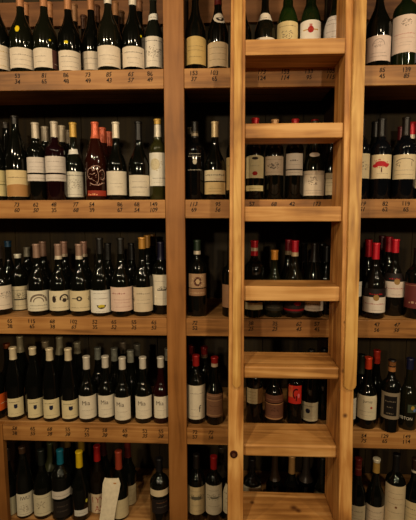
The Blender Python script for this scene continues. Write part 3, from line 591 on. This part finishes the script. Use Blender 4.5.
bottle(3,347.2,404,.082,'burg',8.6,352,'bottle hidden by the right ladder rail with white label sliver, fourth shelf',[(DK,None,366)],labels=[L_(339,355.6,399,420,(206,198,180))],H=.31)
bottle(3,366.6,404,.072,'burg',9.8,353.5,'orange-red-capped bottle with small red dot on cream label above prices 54 and 75',[((208,62,28),None,369.5)],
  labels=[L_(357.4,375.8,396.6,420.2,(214,200,168),[(DK,('t',.05,.26,.15,'Jurrey')),(RED,('e',.2,.02,.1,.09)),(GREY,('s',0,-.14,.6,.05)),(GREY,('s',0,-.3,.5,.04))])],H=.315)
bottle(3,390.2,404,.044,'claret',9.4,356.5,'copper-necked bottle with black centre on grey framed label near the shelf edge',[((24,22,22),None,361.6),((176,116,66),361.8,372)],
  labels=[L_(381.8,398.8,393.4,419.6,(134,120,98),[((22,18,16),('r',0,0,.62,.74)),((134,120,98),('s',0,.2,.5,.09)),((134,120,98),('s',0,-.02,.3,.08)),((134,120,98),('s',0,-.25,.34,.1)),((60,50,40),('r',-.46,0,.02,.96)),((60,50,40),('r',.46,0,.02,.96))])],H=.315)
bottle(3,408,404,.066,'burg',9.4,352.5,'blue-capped olive bottle with white lettering low on glass, fourth shelf',[((24,28,58),None,370)],glassc=(30,28,14),
  labels=[L_(398.4,412,415.6,422.4,(18,16,14),[((216,206,186),('t',0,0,.42,'HUMBTON'))],bare=True),L_(408,416,405,413,(60,70,50),[((170,140,60),('e',0,.1,.4,.5)),((90,110,160),('e',.2,-.2,.3,.4))],name='picture_label')],H=.315)
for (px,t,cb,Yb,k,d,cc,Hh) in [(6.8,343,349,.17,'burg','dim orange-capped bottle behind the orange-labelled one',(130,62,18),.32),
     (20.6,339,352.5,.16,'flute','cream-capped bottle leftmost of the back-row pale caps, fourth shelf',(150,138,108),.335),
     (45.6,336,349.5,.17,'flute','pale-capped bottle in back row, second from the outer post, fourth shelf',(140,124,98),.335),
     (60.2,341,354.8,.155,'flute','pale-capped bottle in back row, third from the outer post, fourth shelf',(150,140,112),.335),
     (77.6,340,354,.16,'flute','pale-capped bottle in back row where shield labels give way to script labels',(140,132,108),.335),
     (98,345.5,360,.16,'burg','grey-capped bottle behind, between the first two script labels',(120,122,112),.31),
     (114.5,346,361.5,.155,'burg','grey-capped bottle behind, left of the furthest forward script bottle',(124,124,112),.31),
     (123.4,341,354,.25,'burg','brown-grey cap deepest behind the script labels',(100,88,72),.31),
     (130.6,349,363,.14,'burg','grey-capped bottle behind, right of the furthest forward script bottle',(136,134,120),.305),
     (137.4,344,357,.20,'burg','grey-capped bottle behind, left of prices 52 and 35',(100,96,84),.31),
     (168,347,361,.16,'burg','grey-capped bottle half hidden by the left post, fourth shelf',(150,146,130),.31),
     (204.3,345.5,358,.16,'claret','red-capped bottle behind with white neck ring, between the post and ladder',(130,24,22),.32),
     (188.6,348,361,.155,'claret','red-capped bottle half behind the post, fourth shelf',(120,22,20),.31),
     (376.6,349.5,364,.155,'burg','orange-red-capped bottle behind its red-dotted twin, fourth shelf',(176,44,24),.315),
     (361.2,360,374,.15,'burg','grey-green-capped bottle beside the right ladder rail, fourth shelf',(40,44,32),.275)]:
    bottle(3,px,cb,Yb,k,8.2,t,d,[(cc,None,cb)]+([((170,150,120),355,358)] if px==204.3 else []),H=Hh)  # caps behind coloured darker than the front row, shade included in the tone
# ================================================================== bottom shelf
bottle(4,8.6,505,.080,'burg',8.4,450,'bottle with cream label right beside the outer left post, bottom shelf',[(DK,None,462)],labels=[L_(1,17,499,517,(168,160,130),[])],H=0.326)
bottle(4,25.2,505,.076,'flute',8.4,446,'dark bottle with tall black lettering on white label, bottom left',[((60,40,24),None,449)],labels=[L_(18,32.4,494.6,516.6,(206,196,170),[(DK,('t',0,.30,.15,'IWU')),(GREY,('blob',0,-.15,.6,.35,40)),(GREY,('s',0,-.4,.6,.05))])],H=0.340)
bottle(4,43.6,505,.078,'burg',9.2,452,'dark bottle with small drawing on cream label, bottom left',[((26,30,26),None,466)],labels=[L_(35,52.2,495.6,516.4,(200,188,156),[(GREY,('s',0,.36,.6,.06)),(GREY,('blob',-.1,.02,.4,.4,36)),(GREY,('s',0,-.35,.6,.05))])],H=0.326)
bottle(4,62,500,.074,'claret',9.6,450.5,'teal-capped bottle with slanting white band label',[(TEAL,None,465)],labels=[L_(53.2,71,492,499.4,(202,190,174),[(GREY,('s',0,-.05,.8,.2))],tilt=.002),L_(54,70,502,518,(30,24,20),[(GREY,('s',0,.2,.6,.06)),(GREY,('s',0,-.1,.6,.06))],name='lower_label',lab='dark lower label')],H=0.331)  # teal darkened: shade under the shelf above put into the cap colour
bottle(4,80.8,500,.072,'burg',9.2,453.8,'yellow-capped bottle with narrow white label near its base',[((216,180,20),None,468.3)],labels=[L_(74.6,87,510.5,516.4,(200,194,180),[(GREY,('s',0,0,.6,.2))])],marks=[((190,180,60),86,503,.012,.018,'neck_tag')],H=0.326)
bottle(4,98.6,500,.080,'burg',8.8,453,'red-capped bottle with red capitals on cream label beside the leaning paper sleeve',[((156,24,20),None,462)],glassc=(26,18,8),labels=[L_(90.4,107,494.6,517.2,(206,184,150),[((150,40,34),('t',0,.2,.3,'LYV')),((150,40,34),('t',0,-.25,.3,'AS'))])],H=0.326)
bottle(4,119.8,505,.082,'burg',8.8,454,'coral-capped bottle just right of the paper sleeve, bottom shelf',[((150,58,36),None,470)],labels=[L_(112,128.2,500.5,519,(190,174,136),[])],H=0.326)  # coral cap also carries the upper shelf's shadow in its colour
bottle(4,128.6,490,.165,'burg',7.8,445,'set-back bottle with tall white label right of the coral-capped one',[((96,30,22),None,458)],labels=[L_(121,135.8,486.5,505.6,(176,160,124),[(GREY,('s',.15,.3,.5,.06)),(GREY,('s',.15,0,.5,.06)),(GREY,('s',.15,-.25,.5,.06))])],H=0.341)
bottle(4,159.6,490,.064,'claret',9.6,462,'dark bottle with white crescent band beside the left post, bottom shelf',[((20,18,20),None,472)],labels=[L_(150.6,168.4,490.6,497,(206,186,150),[]),L_(152,168,500,514,(28,20,18),[((130,90,60),('s',.1,.3,.6,.12)),((110,100,90),('s',.1,.0,.6,.12))],name='lower_label',lab='dark lower label')],H=0.306)
bottle(4,196.4,495,.074,'claret',9.0,455,'dark-capped bottle with engraved castle label right of the post, bottom shelf',[((30,24,20),None,469)],labels=[L_(188,204.6,487.6,514.8,(190,168,124),[(GREY,('s',0,.36,.6,.05)),((90,84,66),('blob',0,.12,.8,.24,70)),((90,84,66),('r',0,.1,.5,.12)),(GREY,('s',0,-.15,.5,.05)),(GREY,('s',0,-.35,.6,.04))])],H=0.316)
bottle(4,213.8,495,.074,'claret',8.8,455.5,'red-capped bottle with engraved landscape label left of the ladder, bottom shelf',[((150,24,22),None,470)],labels=[L_(205.8,221.8,486,515,(202,188,158),[(GREY,('s',0,.34,.5,.05)),((110,104,86),('blob',0,.1,.8,.22,60)),((110,104,86),('r',.05,.08,.4,.06)),(GREY,('s',0,-.2,.6,.04))])],H=0.316)
bottle(4,231.6,495,.078,'burg',8.8,456,'bottle behind the left ladder rail with pale label edge, bottom shelf',[(DK,None,470)],labels=[L_(223,240,488,515,(196,182,150))],H=0.316)
bottle(4,251.8,500,.070,'claret',9.4,458,'round-shouldered bottle seen between the two lowest rungs at the left rail',[((20,18,18),None,468)],labels=[L_(243.4,260.4,488,510,(200,190,160))],H=0.311)
bottle(4,291.7,474,.11,'burg',8.8,459.5,'tan-capped bottle between the two lowest rungs',[((168,128,76),None,474.3)],H=0.306)
bottle(4,306,480,.16,'burg',8.6,466,'grey-capped bottle dim between the two lowest rungs',[((70,60,52),None,481)],H=0.276)
bottle(4,274.6,476,.13,'burg',8.6,462,'brown-capped bottle dim between tan cap and left ladder rail',[((50,34,18),None,480)],H=0.296)
bottle(4,322,490,.085,'burg',8.6,462,'olive bottle beside the right ladder rail, bottom shelf',[((26,26,20),None,476)],glassc=(30,30,18),labels=[L_(314,330.5,494,515,(120,116,90))],H=0.316)
bottle(4,356.6,505,.078,'burg',9.0,460.5,'red-and-white-striped cap bottle beside the right ladder rail, bottom shelf',[((96,24,20),None,476),((140,90,70),465,466.2),((140,90,70),469,470.2)],labels=[L_(348.4,364.8,506.5,530,(196,180,146))],H=0.321)
bottle(4,374.6,505,.078,'burg',9.2,460.8,'white-topped gold-capped bottle, bottom right',[((206,196,170),None,463.4),((172,134,66),463.6,473.6)],labels=[L_(365.8,383.8,507.4,530,(200,180,150))],H=0.321)
bottle(4,394.6,498,.066,'claret',9.8,459,'bottle with tall yellowed label and small brown dot, bottom right',[((18,18,18),None,472)],labels=[L_(385.6,404.2,487,530,(206,184,146),[((110,60,30),('e',.03,.02,.1,.05)),((150,90,60),('s',0,.22,.6,.03)),(GREY,('s',0,.34,.6,.03)),(GREY,('s',0,.1,.6,.03)),(GREY,('s',0,-.1,.6,.03))])],H=.352)
bottle(4,413.4,498,.076,'burg',10.0,458,'bottle with white neck ring at the right picture edge, bottom shelf',[((48,28,18),None,471),((206,196,170),471.2,473.4)],labels=[L_(403.6,423,503.5,530,(206,182,136))],H=0.326)
for (px,t,cb,Yb,k,d,cc,Hh) in [(51.6,463,475,.22,'burg','dim olive-capped bottle behind the drawing label, bottom shelf',(60,62,34),.27),
     (81.6,444.5,452,.165,'burg','dull yellow-capped bottle directly behind the bright yellow cap',(130,100,24),.34),
     (67.8,441.5,448,.18,'burg','dim brown-capped bottle behind the teal cap',(90,66,26),.35),
     (103.4,446,456,.175,'burg','dim maroon-capped bottle behind the red capitals label',(60,16,14),.34),
     (221,462,476,.165,'burg','dim grey-capped bottle beside the left ladder rail in back, bottom shelf',(60,52,40),.30)]:
    bottle(4,px,cb,Yb,k,8.0,t,d,[(cc,None,cb)],H=Hh)  # these dim cap colours hold the shade at the back of the shelf

# paper sleeve leaning in front of the bottom-left bottles
q0 = at(106,522,.010); slv = thing('paper_sleeve', 'pale paper sleeve leaning against the bottles at bottom left', 'paper bag', (q0.x,.010,SH[4]+.0005))
b = nb(); rows = []
for j in range(9):
    t = j/8; z = .001+.222*t; y = .000+.008*t
    xl = -.035+.030*t+.003*math.sin(5*t); xr = .038+.034*t-.003*math.sin(4*t+1)-(.012 if j == 8 else 0)
    if j == 8: xl += .006
    ring = []
    for i in range(13):
        u = i/12; ring.append((xl+(xr-xl)*u, y-.006*math.sin(math.pi*u)+.0012*math.sin(7*u+4*t), z))
    back = [(x, yy+.003, zz) for x, yy, zz in ring[::-1]]
    rows.append([b.verts.new(v) for v in ring+back])
for a, c in zip(rows, rows[1:]):
    n = len(a)
    for k in range(n): b.faces.new((a[k],a[(k+1)%n],c[(k+1)%n],c[k]))
b.faces.new(rows[0][::-1]); b.faces.new(rows[-1])
obj('sleeve_body', b, plain('kraft_paper', (230,216,186), .8, .2, 0, .1), slv, True)
b = nb(); box(b,.040,.052,.0015,.0055,.198,.203); obj('price_sticker', b, paper((190,130,60)), slv)
print('BOTTLES', len(LOG), [l for l in LOG if l[2] > .049 or l[2] < .034 or l[3] >= .358 or l[3] <= .262])
